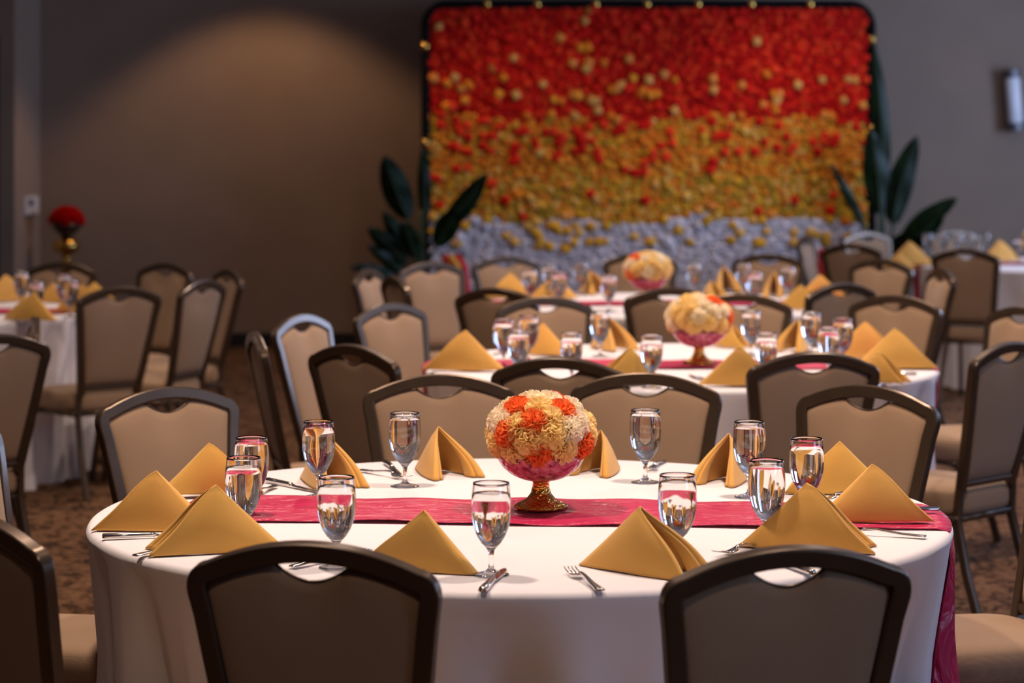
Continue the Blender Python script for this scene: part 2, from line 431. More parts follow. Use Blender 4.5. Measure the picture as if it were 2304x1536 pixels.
def flower_ball(x, y, z, label, variant=0):
    t = thing('flower_ball', (x, y, z), 0, label, 'flowers', 'ruffled flower balls on the pedestal bowls')
    Rr = 0.100; SQ = 0.70
    b_ = MB()
    prof = [(0.001, -0.038)] + [(0.084 * math.cos(R(a)), 0.062 * math.sin(R(a))) for a in range(-40, 90, 10)] + [(0.001, 0.062)]
    b_.lathe(prof, 24); b_.build('foam_core', M['cream'], t)
    turn = variant * 2.1; pts = []
    for (px, py, c) in FRONT:
        u = (px - 1215) / 1050 * 0.86; v_ = (980 - py) / 1050 * 0.80 / SQ
        rr = u * u + v_ * v_
        if rr > (Rr * 0.985) ** 2:
            k = Rr * 0.985 / math.sqrt(rr); u *= k; v_ *= k; rr = u * u + v_ * v_
        p = Vector((u, -math.sqrt(Rr * Rr - rr), v_)); p.z *= SQ; pts.append(p)
        if variant: p = Matrix.Rotation(turn, 3, 'Z') @ p
        flower_part(t, p, Vector((p.x, p.y, p.z / SQ)) , c, 1.0 if c == 'coral' else 0.96)
    N = 56; ga = math.pi * (3 - math.sqrt(5))
    for i in range(N):
        zz = 1 - 2 * (i + 0.5) / N
        if zz < -0.42: continue
        rr = math.sqrt(1 - zz * zz); a = ga * i
        p = Vector((math.cos(a) * rr, math.sin(a) * rr, zz * SQ)) * Rr
        if min((p - q).length for q in pts) < 0.036: continue
        if variant: p = Matrix.Rotation(turn, 3, 'Z') @ p
        flower_part(t, p, p, rnd.choice(['cream', 'cream', 'cream', 'coral', 'ivory'] if p.y > 0.035 else ['cream', 'ivory']), 0.98)
    return t

# ------------------------------------------------------------------ flower-covered backdrop
BY = 17.5; BX0, BX1, BZ1 = -0.60, 2.575, 2.515
def backdrop():
    t = thing('flower_backdrop', ((BX0 + BX1) / 2, BY, 0), 0, 'large free-standing backdrop covered in red, orange, yellow and white paper flowers', 'backdrop')
    cx = (BX0 + BX1) / 2; hw = (BX1 - BX0) / 2
    b_ = MB(); b_.box((0, 0.02, (0.25 + BZ1) / 2), (2 * hw, 0.03, BZ1 - 0.25)); b_.build('backing_panel', M['black_plastic'], t, smooth=False)
    # black tube frame with rounded top corners
    path = []; rr = 0.16; e = 0.028; hx = hw + e; hz = BZ1 + e
    path.append((-hx, 0, 0.0)); path.append((-hx, 0, 1.2))
    for i in range(9):
        a = math.pi - i * math.pi / 16; path.append((-hx + rr + rr * math.cos(a), 0, hz - rr + rr * math.sin(a)))
    for i in range(9):
        a = math.pi / 2 - i * math.pi / 16; path.append((hx - rr + rr * math.cos(a), 0, hz - rr + rr * math.sin(a)))
    path.append((hx, 0, 1.2)); path.append((hx, 0, 0.0))
    b_ = MB(); b_.tube(path, 0.031, 12); b_.build('frame', M['black_plastic'], t)
    for sx in (-1, 1):
        b_ = MB(); b_.box((sx * hx, 0.06, 0.012), (0.08, 0.36, 0.024)); b_.build('base_foot', M['black_plastic'], t, smooth=False)
    clips = [((px - 1152) / F * BY - cx, hz) for px in (1095, 1208, 1340, 1455, 1570, 1690, 1822)] + \
            [(-hx, 1.56 + (HY - yy) / F * BY) for yy in (105, 322)] + [(hx, 1.56 + (HY - yy) / F * BY) for yy in (90, 290)]
    for (x, z) in clips:
        b_ = MB(); b_.lathe([(0.012, -0.036), (0.030, -0.026), (0.033, 0), (0.030, 0.026), (0.012, 0.036)], 12, (x, -0.004, z))
        b_.build('clip', M['gold'], t)
    # flowers
    mats = []; idx = {}
    for k in FL:
        idx[k] = list(range(len(mats), len(mats) + len(FL[k]))); mats += FL[k]
    r = random.Random(5)
    def bl(x, y, z, s, m, B, n=8):
        ph = r.uniform(0, 6.28); v = [(x, y - s * 0.45, z)]; f = []
        ti, tk = r.uniform(-.25, .25), r.uniform(-.25, .25)
        for k, (q, d) in enumerate(((0.55, 0.62), (1.0, 0.25), (0.8, -0.1))):
            for i in range(n):
                a = ph + 2 * math.pi * i / n
                qq = q * s * (1 + 0.16 * (-1) ** i)
                dx, dz = qq * math.cos(a), qq * math.sin(a)
                v.append((x + dx, y - d * s * (1 + 0.35 * (-1) ** (i + k)) + dx * ti + dz * tk, z + dz))
        for i in range(n):
            j = (i + 1) % n
            f.append((0, 1 + j, 1 + i))
            f.append((1 + i, 1 + j, 1 + n + j, 1 + n + i)); f.append((1 + n + i, 1 + n + j, 1 + 2 * n + j, 1 + 2 * n + i))
        B.add(v, f, m)
    B = MB(); pitch = 0.038; acc = []
    nx = int(2 * hw / pitch); nz = int((BZ1 - 0.3) / pitch)
    sm = random.Random(9)
    ph_ = [sm.uniform(0, 6.28) for _ in range(6)]
    for j in range(nz):
        for i in range(nx + 1):
            x = -hw + 0.015 + (i + 0.5 * (j % 2)) * pitch + r.uniform(-.009, .009)
            if x > hw - 0.01: continue
            z = BZ1 - 0.02 - j * pitch + r.uniform(-.009, .009)
            zb = z + 0.025 * math.sin(3 * x + ph_[0]) + 0.02 * math.sin(7.3 * x + ph_[1])
            s = r.uniform(0.025, 0.032); special = None
            if zb > 1.715:
                k = 'red'
                p = 0.004 if zb > 2.25 else 0.022 if zb > 2.1 else 0.06
                if r.random() < p: special = r.choice(('pale', 'org', 'pale'))
            elif zb > 1.30:
                k = 'org' if r.random() < 0.68 else 'yel'
                if r.random() < (0.11 if zb > 1.42 else 0.03): special = 'red'
            elif zb > 0.985:
                k = 'yel' if r.random() < 0.86 else 'org'
                if r.random() < 0.04: special = 'pale' if r.random() < .6 else 'red'
            else:
                k = 'wht'
                if r.random() < (0.11 if zb > 0.5 else 0.07): special = 'yel'
            if not special and r.random() < 0.015: special = k
            if special and len(acc) < 298:
                acc.append((x, z, s * 1.32, special))
            else:
                mm = r.choice(idx[k])
                bl(x, r.uniform(-.006, .006), z, s, mm, B)
    # the bottom row spills a little
    o = B.build('flower_mass', None, t, smooth=True, mats=mats); tag(o, kind='stuff')
    protos = {}
    for k in FL:
        protos[k] = []
        for q in range(3):
            b2 = MB(); bl(0, 0, 0, 0.03, 0, b2)
            me = bpy.data.meshes.new('flower'); me.from_pydata(b2.v, [], b2.f); me.polygons.foreach_set('use_smooth', [True] * len(b2.f))
            me.materials.append(FL[k][q % len(FL[k])]); protos[k].append(me)
    for (x, z, s, k) in acc:
        o = bpy.data.objects.new('flower', r.choice(protos[k])); COL.objects.link(o); o.parent = t
        o.location = (x, -0.012, z); o.rotation_euler = (0, r.uniform(0, 6.28), 0); o.scale = (s / 0.03,) * 3
backdrop()

# striped drapes standing at the foot of the backdrop
def drape(pxs, label, Y):
    t = thing('striped_drape', (0, 0, 0), 0, label, 'drape', 'red and yellow drapes by the flower backdrop')
    base = [Vector(((px - 1152) / F * Y, Y + dy, CZ - (py - HY) / F * Y)) for (px, py, dy) in pxs]
    p0 = base[-1].copy(); p0.z = 0
    t.location = p0
    base = [q - p0 for q in base]; base[-1].z = 0.0
    for k, (name, mat) in enumerate((('red_band', 'drape_red'), ('yellow_band', 'drape_yel'), ('red_band', 'drape_red'))):
        b_ = MB(); pts = []
        for i in range(len(base) - 1):
            for s in range(6):
                pts.append(base[i].lerp(base[i + 1], s / 6))
        pts.append(base[-1])
        pts = [q + Vector(((k - 1) * 0.042, -0.012 * (1 - abs(k - 1)), 0)) for q in pts]
        b_.sweep(pts, (0, 1, 0), 0.046, 0.05, rnd_=0.45); b_.build(name, M[mat], t)
drape([(1012, 575, 0), (1030, 600, 0), (1040, 680, 0), (1050, 760, 0), (1052, 860, 0)], 'red and yellow striped drape left of the white flowers behind the chairs', 15.6)
drape([(1862, 560, 0), (1860, 600, 0), (1857, 700, 0), (1856, 800, 0), (1856, 860, 0)], 'red and yellow striped drape at the right foot of the backdrop', 16.4)

# ------------------------------------------------------------------ potted plants beside the backdrop
def leaf_part(parent, base, tip, width, bend, facing=(0, -1, 0), stalk0=None, start=0.30):
    base, tip = Vector(base), Vector(tip)
    ax = tip - base; L = ax.length; fd = Vector(facing)
    side = ax.cross(fd).normalized(); nrm = side.cross(ax).normalized()
    bend = Vector(bend)
    def P(t): return base + ax * t + bend * math.sin(math.pi * t) * 0.5
    b_ = MB(); n = 16; m_ = 6; v = []; f = []
    for i in range(n + 1):
        t = start + (1 - start) * i / n; q = i / n
        wd = width / 2 * (math.sin(math.pi * min(1, q ** 0.8)) ** 0.62 if 0 < q < 1 else 0.02)
        for j in range(m_ + 1):
            s = -1 + 2 * j / m_
            v.append(P(t) + side * wd * s + nrm * (-abs(s) * wd * 0.35 + 0.006 * math.sin(14 * q + 2 * s)))
    for i in range(n):
        for j in range(m_):
            a = i * (m_ + 1) + j; f.append((a, a + 1, a + m_ + 2, a + m_ + 1))
    k = len(v)
    v2 = [p - nrm * 0.002 for p in v]; f2 = [tuple(k + q for q in reversed(ff)) for ff in f]
    b_.add(v + v2, f + f2)
    lf = b_.build('leaf', M['leaf'], parent)
    b_ = MB(); b_.tube([P(i / 14) + nrm * 0.004 for i in range(15)], [0.012 - 0.010 * i / 14 for i in range(15)], 6)
    b_.build('midrib', M['rib'], lf)
def plant(px, Y, leaves, label):
    x0 = (px - 1152) / F * Y
    t = thing('potted_plant', (x0, Y, 0), 0, label, 'plant', 'tall leafy plants beside the backdrop')
    b_ = MB(); b_.lathe([(0.10, 0), (0.135, 0.32), (0.145, 0.33), (0.145, 0.36), (0.125, 0.36), (0.12, 0.31), (0.001, 0.30)], 28); sharp(b_.build('pot', M['black_plastic'], t))
    for (bx, by, tx, ty, wd, dep, bd) in leaves:
        def w_(a, b, d): return ((a - 1152) / F * (Y + d) - x0, d, CZ - (b - HY) / F * (Y + d))
        bs = w_(bx, by, 0); tp = w_(tx, ty, dep)
        leaf_part(t, bs, tp, wd, bd, start=0.28)
        if bs[2] > 0.4:
            pass
    b_ = MB()
    for k in range(5):
        a = k * 1.256; b_.tube([(0.05 * math.cos(a), 0.05 * math.sin(a), 0.30), (0.02 * math.cos(a), 0.02 * math.sin(a), 0.6), (0.005 * math.cos(a), 0.005, 0.95 + 0.03 * k)], 0.014, 8)
    b_.build('stem', M['rib'], t)
plant(948, 17.0, [
    (950, 560, 864, 350, 0.20, -0.10, (-0.05, 0, 0.05)), (955, 560, 952, 330, 0.10, 0.0, (0.01, 0, 0)),
    (955, 560, 1096, 390, 0.15, -0.15, (0.02, 0, -0.03)), (958, 600, 1030, 470, 0.17, -0.2, (0.02, 0, 0.06)),
    (950, 620, 862, 475, 0.12, -0.1, (-0.02, 0, 0.03)), (950, 640, 828, 512, 0.14, -0.2, (0, 0, 0.05)),
    (950, 660, 826, 550, 0.09, -0.25, (0, 0, 0.03)), (950, 680, 786, 600, 0.10, -0.3, (0, 0, 0.12)),
    (955, 680, 1045, 572, 0.10, -0.3, (0, 0, 0.12)), (950, 620, 905, 500, 0.14, -0.3, (0, 0, 0.03))],
    'tall dark green potted plant at the left edge of the flower backdrop')
plant(1985, 17.22, [
    (1975, 600, 1966, 90, 0.12, 0.0, (0.10, 0, 0)), (1978, 560, 1958, 290, 0.20, -0.1, (0.06, 0, 0)),
    (2000, 590, 2064, 305, 0.19, -0.1, (-0.08, 0, 0.02)), (1980, 600, 2154, 445, 0.15, -0.2, (-0.02, 0, 0.06)),
    (1975, 580, 1868, 366, 0.07, -0.3, (0.02, 0, 0.02)), (1985, 620, 2125, 480, 0.18, -0.25, (0, 0, 0.06)),
    (1980, 640, 1890, 540, 0.10, -0.25, (0, 0, 0.05)), (1980, 640, 2060, 520, 0.16, -0.35, (0, 0, 0.08))],
    'tall dark green potted plant at the right edge of the flower backdrop')

# gold flower stand in the left corner
t = thing('flower_stand', (-3.27, 17.75, 0), 0, 'tall gold turned flower stand in the left corner', 'stand')
b_ = MB()
b_.lathe([(0.17, 0), (0.17, 0.03), (0.10, 0.06), (0.04, 0.12), (0.035, 0.45), (0.05, 0.52), (0.032, 0.56), (0.032, 0.60), (0.075, 0.63), (0.05, 0.66), (0.03, 0.69), (0.03, 0.72),
          (0.055, 0.73), (0.088, 0.75), (0.098, 0.785), (0.088, 0.82), (0.05, 0.84), (0.035, 0.85)], 28)
b_.build('turned_column', M['gold'], t)
b_ = MB(); b_.lathe([(0.03, 0.85), (0.06, 0.87), (0.115, 0.93), (0.118, 0.945), (0.10, 0.945), (0.001, 0.93)], 28); b_.build('dish', M['bronze'], t)
t2 = thing('red_flower_dome', (-3.27, 17.75, 0.95), 0, 'dome of bright red flowers on the gold corner stand', 'flowers')
b_ = MB(); b_.lathe([(0.09, 0.0), (0.10, 0.03), (0.085, 0.08), (0.04, 0.115), (0.001, 0.12)], 20); b_.build('foam_core', M['redfl'], t2)
for k in range(26):
    zz = (k + 0.5) / 26; a = 2.39996 * k; rr = math.sqrt(1 - zz * zz)
    flower_part(t2, (0.112 * rr * math.cos(a), 0.112 * rr * math.sin(a), 0.012 + 0.095 * zz), (rr * math.cos(a), rr * math.sin(a), zz), 'redfl', 1.1)

# ------------------------------------------------------------------ banquet chair (local: back top centre at x=y=0, faces +Y)
CH = 0.92
def ylean(z): return 0.095 * (max(0, (CH - z)) / 0.47) ** 1.15
def arch(x): return CH - 0.05 * (x / 0.212) ** 2
def hwid(z): return 0.150 + (0.212 - 0.150) * min(1, (z - 0.45) / 0.42)
def make_chair():
    t = thing('banquet_chair', (0, 0, 0))
    half = []
    for i in range(9):
        z = 0.45 + (0.848 - 0.45) * i / 8; half.append((-hwid(z), z))
    a, c, e = half[-1], (-0.2128, 0.879), (-0.186, arch(0.186))
    for i in range(1, 8):
        s = i / 7
        half.append(((1 - s) ** 2 * a[0] + 2 * s * (1 - s) * c[0] + s * s * e[0], (1 - s) ** 2 * a[1] + 2 * s * (1 - s) * c[1] + s * s * e[1]))
    for i in range(1, 9):
        x = -0.186 * (1 - i / 8); half.append((x, arch(x)))
    prof = half + [(-x, z) for (x, z) in reversed(half[:-1])]
    w_ = 0.032
    # the centreline sits half a tube inside the outline
    path = [(x * (1 - 0.014 / 0.212), ylean(z), z - (0.014 if z > 0.85 else 0.014 * max(0, (z - 0.8) / 0.05))) for (x, z) in prof]
    b_ = MB(); b_.sweep(path, (0, 1, 0.18), w_, 0.028, rnd_=0.16)
    b_.sweep([(-0.145, ylean(0.475), 0.475), (0.145, ylean(0.475), 0.475)], (0, 1, 0.18), 0.024, 0.022)
    sharp(b_.build('back_frame', M['bronze'], t), 20)
    # upholstered back panel with a hand-hold dip
    nu, nv = 64, 18; v = []; f = []
    def top(x):
        z = arch(x) - 0.031
        q_ = abs(x) / 0.064
        z -= 0.034 * (1 - q_ * q_ * 0.92 if q_ < 1 else 0.08 * max(0, 1 - (q_ - 1) / 0.5) ** 2)
        cr = 0.20 - abs(x)
        if cr < 0.03: z -= 0.012 * (1 - cr / 0.03) ** 2
        return z
    def pt(u, q, side):
        zc0 = 0.485
        x = u * 0.18
        for _ in range(3):
            z = zc0 + (top(x) - zc0) * q
            x = u * (hwid(z) - 0.027)
        z = zc0 + (top(x) - zc0) * q
        eu = 1 - abs(u) ** 5; eq = (1 - (1 - q) ** 8) * (1 - q ** 7)
        edge = max(0.0, eu) ** 0.5 * max(0.0, eq) ** 0.5
        # shallower padding around the hand-hold
        dip = math.exp(-((x / 0.07) ** 2 + ((top(0) - z) / 0.055) ** 2))
        pad = (0.020 if side > 0 else 0.013) * edge * (1 - 0.55 * dip)
        return (x, ylean(z) + side * (pad + 0.0025), z)
    for side in (1, -1):
        b0 = len(v)
        for j in range(nv + 1):
            for i in range(nu + 1):
                v.append(pt(-1 + 2 * i / nu, j / nv, side))
        for j in range(nv):
            for i in range(nu):
                a_ = b0 + j * (nu + 1) + i; q4 = (a_, a_ + 1, a_ + nu + 2, a_ + nu + 1)
                f.append(q4 if side < 0 else tuple(reversed(q4)))
    n1_ = (nu + 1) * (nv + 1)
    rim = [i for i in range(nu + 1)] + [j * (nu + 1) + nu for j in range(1, nv + 1)] + [nv * (nu + 1) + i for i in range(nu - 1, -1, -1)] + [j * (nu + 1) for j in range(nv - 1, 0, -1)]
    for k in range(len(rim)):
        a_, b2 = rim[k], rim[(k + 1) % len(rim)]; f.append((a_, b2, b2 + n1_, a_ + n1_))
    mesh_obj('backrest', v, f, M['fabric'], t)
    # thin glossy trim line around the hand-hold
    b_ = MB(); pts = []
    for i in range(17):
        x = -0.066 + 0.132 * i / 16; pts.append((x, ylean(0.86), top(x) + 0.0015))
    b_.tube(pts, 0.0032, 6); b_.build('handhold_edge', M['bronze'], t)
    # seat
    y0, y1 = 0.085, 0.475; n = 20; v = []; f = []
    rings = [(0.93, 0.375), (0.985, 0.383), (1.0, 0.40), (1.0, 0.425), (0.985, 0.445), (0.95, 0.455), (0.80, 0.464), (0.5, 0.468), (0.2, 0.47)]
    S = 48
    for (k, z) in rings:
        for i in range(S):
            a_ = 2 * math.pi * i / S; ca, sa = math.cos(a_), math.sin(a_)
            ex = 0.42
            xx = math.copysign(abs(ca) ** ex, ca); yy = math.copysign(abs(sa) ** ex, sa)
            wd = 0.185 + 0.025 * (yy + 1) / 2
            v.append((xx * wd * k, (y0 + y1) / 2 + yy * (y1 - y0) / 2 * k, z))
    for j in range(len(rings) - 1):
        for i in range(S):
            i2 = (i + 1) % S; f.append((j * S + i, j * S + i2, (j + 1) * S + i2, (j + 1) * S + i))
    f.append(tuple(range(S - 1, -1, -1))); f.append(tuple((len(rings) - 1) * S + i for i in range(S)))
    mesh_obj('seat', v, f, M['fabric'], t)
    b_ = MB()
    b_.sweep([(-0.165, 0.10, 0.365), (-0.185, 0.44, 0.365)], (0, 0, 1), 0.022, 0.022); b_.sweep([(0.165, 0.10, 0.365), (0.185, 0.44, 0.365)], (0, 0, 1), 0.022, 0.022)
    b_.sweep([(-0.185, 0.44, 0.365), (0.185, 0.44, 0.365)], (0, 0, 1), 0.022, 0.022); b_.sweep([(-0.165, 0.10, 0.365), (0.165, 0.10, 0.365)], (0, 0, 1), 0.022, 0.022)
    b_.build('seat_frame', M['bronze'], t)
    for sx in (-1, 1):
        b_ = MB()
        b_.sweep([(sx * 0.148, ylean(0.46), 0.46), (sx * 0.152, 0.10, 0.36), (sx * 0.160, 0.06, 0.20), (sx * 0.168, -0.01, 0.0)], (0, 1, 0.1), 0.026, 0.028, rnd_=0.3); sharp(b_.build('leg', M['bronze'], t), 40)
        b_ = MB()
        b_.sweep([(sx * 0.180, 0.40, 0.37), (sx * 0.187, 0.43, 0.34), (sx * 0.192, 0.445, 0.20), (sx * 0.200, 0.47, 0.0)], (0, 1, 0.1), 0.024, 0.026, rnd_=0.3); sharp(b_.build('leg', M['bronze'], t), 40)
    return t
chair_proto = make_chair(); chair_used = [False]
def place_chair(x, y, yaw, label, group):
    if chair_used[0]: o = copy_tree(chair_proto)
    else: o = chair_proto; chair_used[0] = True
    o.location = (x, y, 0); o.rotation_euler = (0, 0, yaw)
    return tag(o, label, 'chair', group)
def chair_px(px, py): 
    D = F * (CZ - CH) / (py - HY); return ((px - 1152) * D / F, D)
TABLES = {'front': (0.016, 5.18), 'second': (0.595, 8.62), 'third': (0.757, 11.8), 'left': (-2.9, 11.25), 'right': (3.5, 15.6), 'near_left': (-3.05, 8.75)}
GR = {'front': 'chairs around the front table', 'second': 'chairs around the second table', 'third': 'chairs around the third table by the backdrop',
      'left': 'chairs around the table on the left', 'right': 'chairs around the far right table', 'near_left': 'chairs cut off by the left edge'}
# (table, x, y, yaw or None, label)
def C(px, py): return chair_px(px, py)
CHAIRS = [
 ('front', *C(700, 1221), None, 'near chair seen from behind in front of the table, the left one of two'),
 ('front', *C(1776, 1231), None, 'near chair seen from behind in front of the table, the right one of two'),
 ('front', *C(989, 843), None, 'tan front-facing chair directly left of the large flower ball'),
 ('front', *C(1453, 840), None, 'tan front-facing chair directly right of the large flower ball'),
 ('front', *C(374, 872), None, 'tan chair angled at the far left of the front table behind two gold napkins'),
 ('front', *C(1955, 868), None, 'tan chair angled at the far right of the front table behind two gold napkins'),
 ('front', -0.93, 4.15, None, 'dark chair back cut off by the lower left corner of the picture'),
 ('front', -1.27, 5.50, None, 'chair at the left edge with only its tan backrest edge and seat showing'),
 ('front', 1.30, 5.50, None, 'chair at the right edge facing the front table with its tan seat showing'),
 ('front', 1.10, 4.42, None, 'chair cut off at the lower right corner beside the front tablecloth'),
 ('second', *C(1258, 805), None, 'dark backed chair of the second table directly behind the large flower ball'),
 ('second', *C(1832, 793), None, 'dark backed chair of the second table with pink runner seen through its handle'),
 ('second', *C(791, 776), None, 'dark olive chair back angled left between tables, behind the left napkins'),
 ('second', *C(875, 683), None, 'tan angled chair left of the second table beside its leftmost napkin'),
 ('second', *C(675, 708), R(-114), 'narrow looking tan chair with bright blue highlight on its top rail'),
 ('second', -0.855, 8.04, R(-77), 'chair seen almost edge-on at the left end of the second table'),
 ('second', *C(1225, 668), None, 'tan chair behind the glasses at the left of the second table'),
 ('second', *C(1670, 662), None, 'tan chair directly right of and behind the second flower ball'),
 ('second', *C(2016, 665), None, 'tan chair behind two gold napkins at the right of the second table'),
 ('second', *C(2275, 770), None, 'big dark chair back cut off by the right edge beside the second table'),
 ('second', *C(2300, 691), None, 'tan chair cut off at the right edge beyond the second table'),
 ('third', *C(1115, 648), None, 'dark backed chair at the near left of the third table'),
 ('third', *C(1512, 648), None, 'dark backed chair at the near side of the third table behind the second flower ball'),
 ('third', *C(1895, 637), None, 'dark backed chair at the near right of the third table'),
 ('third', *C(886, 622), None, 'small dark olive chair back at the left end of the third table'),
 ('third', *C(968, 590), R(-142), 'tan chair with bluish white highlight in front of the left plant'),
 ('third', -0.72, 12.0, R(-106), 'narrow pale chair furthest left at the third table under the plant leaves'),
 ('third', *C(1137, 577), None, 'tan chair against the white flowers, leftmost on the far side of the third table'),
 ('third', *C(1440, 570), None, 'tan chair hidden behind the third table flower ball'),
 ('third', *C(1730, 572), None, 'tan chair against the white flowers, rightmost on the far side of the third table'),
 ('third', *C(2120, 605), None, 'chair seen edge-on at the right end of the third table'),
 ('third', *C(1985, 583), None, 'small tan angled chair at the right of the third table'),
 ('left', *C(270, 645), R(40), 'brown chair back in front of the left table with its seat and leg visible'),
 ('left', -1.795, 12.55, R(139), 'olive front-facing chair at the right of the left table'),
 ('left', -1.416, 11.1, R(68), 'greyish chair back turned side-on to the left table'),
 ('left', -1.40, 11.95, R(116), 'rightmost olive chair of the left table against the brown wall'),
 ('left', *C(140, 590), None, 'olive chair in front of the gold flower stand behind the left table'),
 ('near_left', -1.70, 7.95, R(42), 'large dark chair back cut off by the left edge above the carpet'),
 ('near_left', -1.72, 8.72, R(104), 'small chair top rail peeking above the large chair at the left edge'),
 ('right', 2.66, 14.2, None, 'large dark chair back in front of the far right table'),
 ('right', 2.09, 14.9, R(-35), 'dark chair back left of the far right table'),
 ('right', 2.46, 16.8, R(-150), 'pale chair with blue rim light in front of the right plant'),
 ('right', 1.93, 16.0, R(-110), 'pale narrow chair against the white flowers at the right of the backdrop'),
 ('right', 3.12, 17.05, None, 'pale chair behind the glasses of the far right table'),
]
chairs_at = {k: [] for k in TABLES}
for (tb, x, y, yaw, lab) in CHAIRS:
    cx, cy = TABLES[tb]
    if yaw is None: yaw = math.atan2(-(cx - x), cy - y)
    place_chair(x, y, yaw, lab, GR[tb])
    chairs_at[tb].append((x, y, yaw))

# ------------------------------------------------------------------ tables, cloths, runners
TR = 0.915
def cloth_R(tb, seed):
    cx, cy = TABLES[tb]; r = random.Random(seed)
    comps = [(n, r.uniform(0, 6.28), a) for (n, a) in ((9, 0.35), (13, 0.5), (17, 0.35), (23, 0.3), (31, 0.15))]
    lim = []
    for (x, y, yaw) in chairs_at[tb]:
        fx, fy = x - math.sin(yaw) * 0.475 - cx, y + math.cos(yaw) * 0.475 - cy
        lim.append((math.atan2(fy, fx), math.hypot(fx, fy)))
    def Rf(th, z):
        t = max(0.0, (TZ - z) / TZ)
        s = sum(a * math.sin(n * th + p) for (n, p, a) in comps)
        rr = TR - 0.022 * min(1, t * 3) + 0.05 * min(1, t * 1.5) ** 1.1 * s
        for (a, d) in lim:
            da = (th - a + math.pi) % (2 * math.pi) - math.pi
            wgt = math.exp(-(da / 0.27) ** 4) * min(1, max(0, (TZ - z - 0.06) / 0.20))
            if wgt > 0.01: rr = rr + (min(rr, d - 0.012) - rr) * wgt
        g = math.sin(21 * th + 2.2 * math.sin(3 * th + comps[0][1]) + comps[1][1])
        return rr - 0.050 * min(1, t * 3.6) * max(0, 0.35 + g) ** 1.4 / 1.3
    return Rf
RUN = {}
def build_table(tb, seed, lab, clab, rlab, slope, roff=0.0, rw=0.33, tail_left=0.6, tail_right=0.62, q0=-1.0):
    cx, cy = TABLES[tb]; Rf = cloth_R(tb, seed)
    t = thing('round_table', (cx, cy, 0), 0, lab, 'table', 'round banquet tables')
    b_ = MB(); b_.lathe([(TR - 0.025, 0.722), (TR - 0.012, 0.728), (TR - 0.010, 0.745), (TR - 0.022, 0.751)], 64); sharp(b_.build('tabletop', M['trim'], t))
    for k in range(4):
        a = R(45 + 90 * k); b_ = MB(); b_.tube([(0.42 * math.cos(a), 0.42 * math.sin(a), 0.722), (0.5 * math.cos(a), 0.5 * math.sin(a), 0.0)], 0.016, 10); b_.build('leg', M['bronze'], t)
    # cloth
    S = 220; v = [(0, 0, TZ)]; f = []
    rows = [('t', q) for q in (0.3, 0.6, 0.85, 0.95)] + [('c', a) for a in (0, 22, 45, 68, 90)] + [('d', q) for q in (0.03, 0.07, 0.12, 0.18, 0.25, 0.33, 0.42, 0.52, 0.62, 0.72, 0.82, 0.91, 1.0)]
    er = 0.016; r = random.Random(seed + 1)
    for (k, q) in rows:
        for i in range(S):
            th = 2 * math.pi * i / S
            if k == 't': rr, z = (TR - er) * q, TZ + 0.0005
            elif k == 'c': rr, z = TR - er + er * math.sin(R(q)), TZ - er + er * math.cos(R(q))
            else: z = (TZ - er) * (1 - q) + 0.004 * q; rr = Rf(th, z)
            v.append((rr * math.cos(th), rr * math.sin(th), z))
    for i in range(S): f.append((0, 1 + i, 1 + (i + 1) % S))
    for j in range(len(rows) - 1):
        for i in range(S):
            i2 = (i + 1) % S; f.append((1 + j * S + i, 1 + (j + 1) * S + i, 1 + (j + 1) * S + i2, 1 + j * S + i2))
    o = mesh_obj('tablecloth', v, f, M['linen']); o.location = (cx, cy, 0)
    tag(o, clab, 'tablecloth', 'white round tablecloths')
    # runner: strip along x, over both edges
    n = 16; vs = []; fs = []; cols = []
    L = TR
    us = [-('t' == 'x') for _ in ()]
    segs = []
    for k in range(13 if tail_left else 0): segs.append(('d', -1, tail_left * (1 - k / 12)))
    for k in range(61): segs.append(('t', 0, q0 + (1 - q0 - (0 if tail_right else 0.06)) * k / 60))
    for k in range(1, 13 if tail_right else 1): segs.append(('d', 1, tail_right * k / 12))
    rr_ = random.Random(seed + 3); ph = [rr_.uniform(0, 6.28) for _ in range(5)]
    for (k, sd, q) in segs:
        for j in range(n + 1):
            lat = (-0.5 + j / n) * rw
            if k == 't':
                yy = lat + roff - slope * (q * TR)
                xe = math.sqrt(max(0.01, (TR - 0.004) ** 2 - yy * yy)); xx = q * xe
                yy = lat * (1 + 0.03 * math.sin(9 * q + ph[3])) + roff - slope * xx
                e = 0.5 + 0.5 * math.sin(7 * q + ph[0] + lat * 9)
                zz = TZ + 0.004 + 0.004 * e * e * (1 if abs(q) < 0.95 else 0.3) + 0.0025 * math.sin(23 * q + 14 * lat + ph[1]) * (1 - abs(q)) 
                edge = (math.hypot(xx, yy) - (TR - 0.03)) / 0.03
                if edge > 0: zz = TZ + 0.005 - 0.010 * min(1, edge) ** 2
            else:
                ye = lat + roff - slope * sd * TR
                th = math.atan2(ye, sd * TR)
                z = TZ - 0.012 - q; rr = Rf(th, z) + 0.0045
                xx, yy, zz = rr * math.cos(th), rr * math.sin(th), z
            vs.append((xx, yy, zz))
    m_ = len(segs)
    for i in range(m_ - 1):
        for j in range(n):
            a = i * (n + 1) + j; fs.append((a, a + n + 1, a + n + 2, a + 1))
    o = mesh_obj('table_runner', vs, fs, M['satin']); o.location = (cx, cy, 0)
    md = o.modifiers.new('thickness', 'SOLIDIFY'); md.thickness = 0.0015; md.offset = 1
    tag(o, rlab, 'table runner', 'fuchsia satin runners')
build_table('front', 3, 'round folding table under the front white cloth', 'white cloth on the nearest round table in the foreground',
            'fuchsia satin runner across the nearest table under the large flower bowl', 0.075, 0.0, 0.34, 0, 0.66, -0.80)
build_table('second', 8, 'round folding table under the second white cloth', 'white cloth on the second round table in the middle',
            'fuchsia satin runner across the second table', 0.02, -0.03)
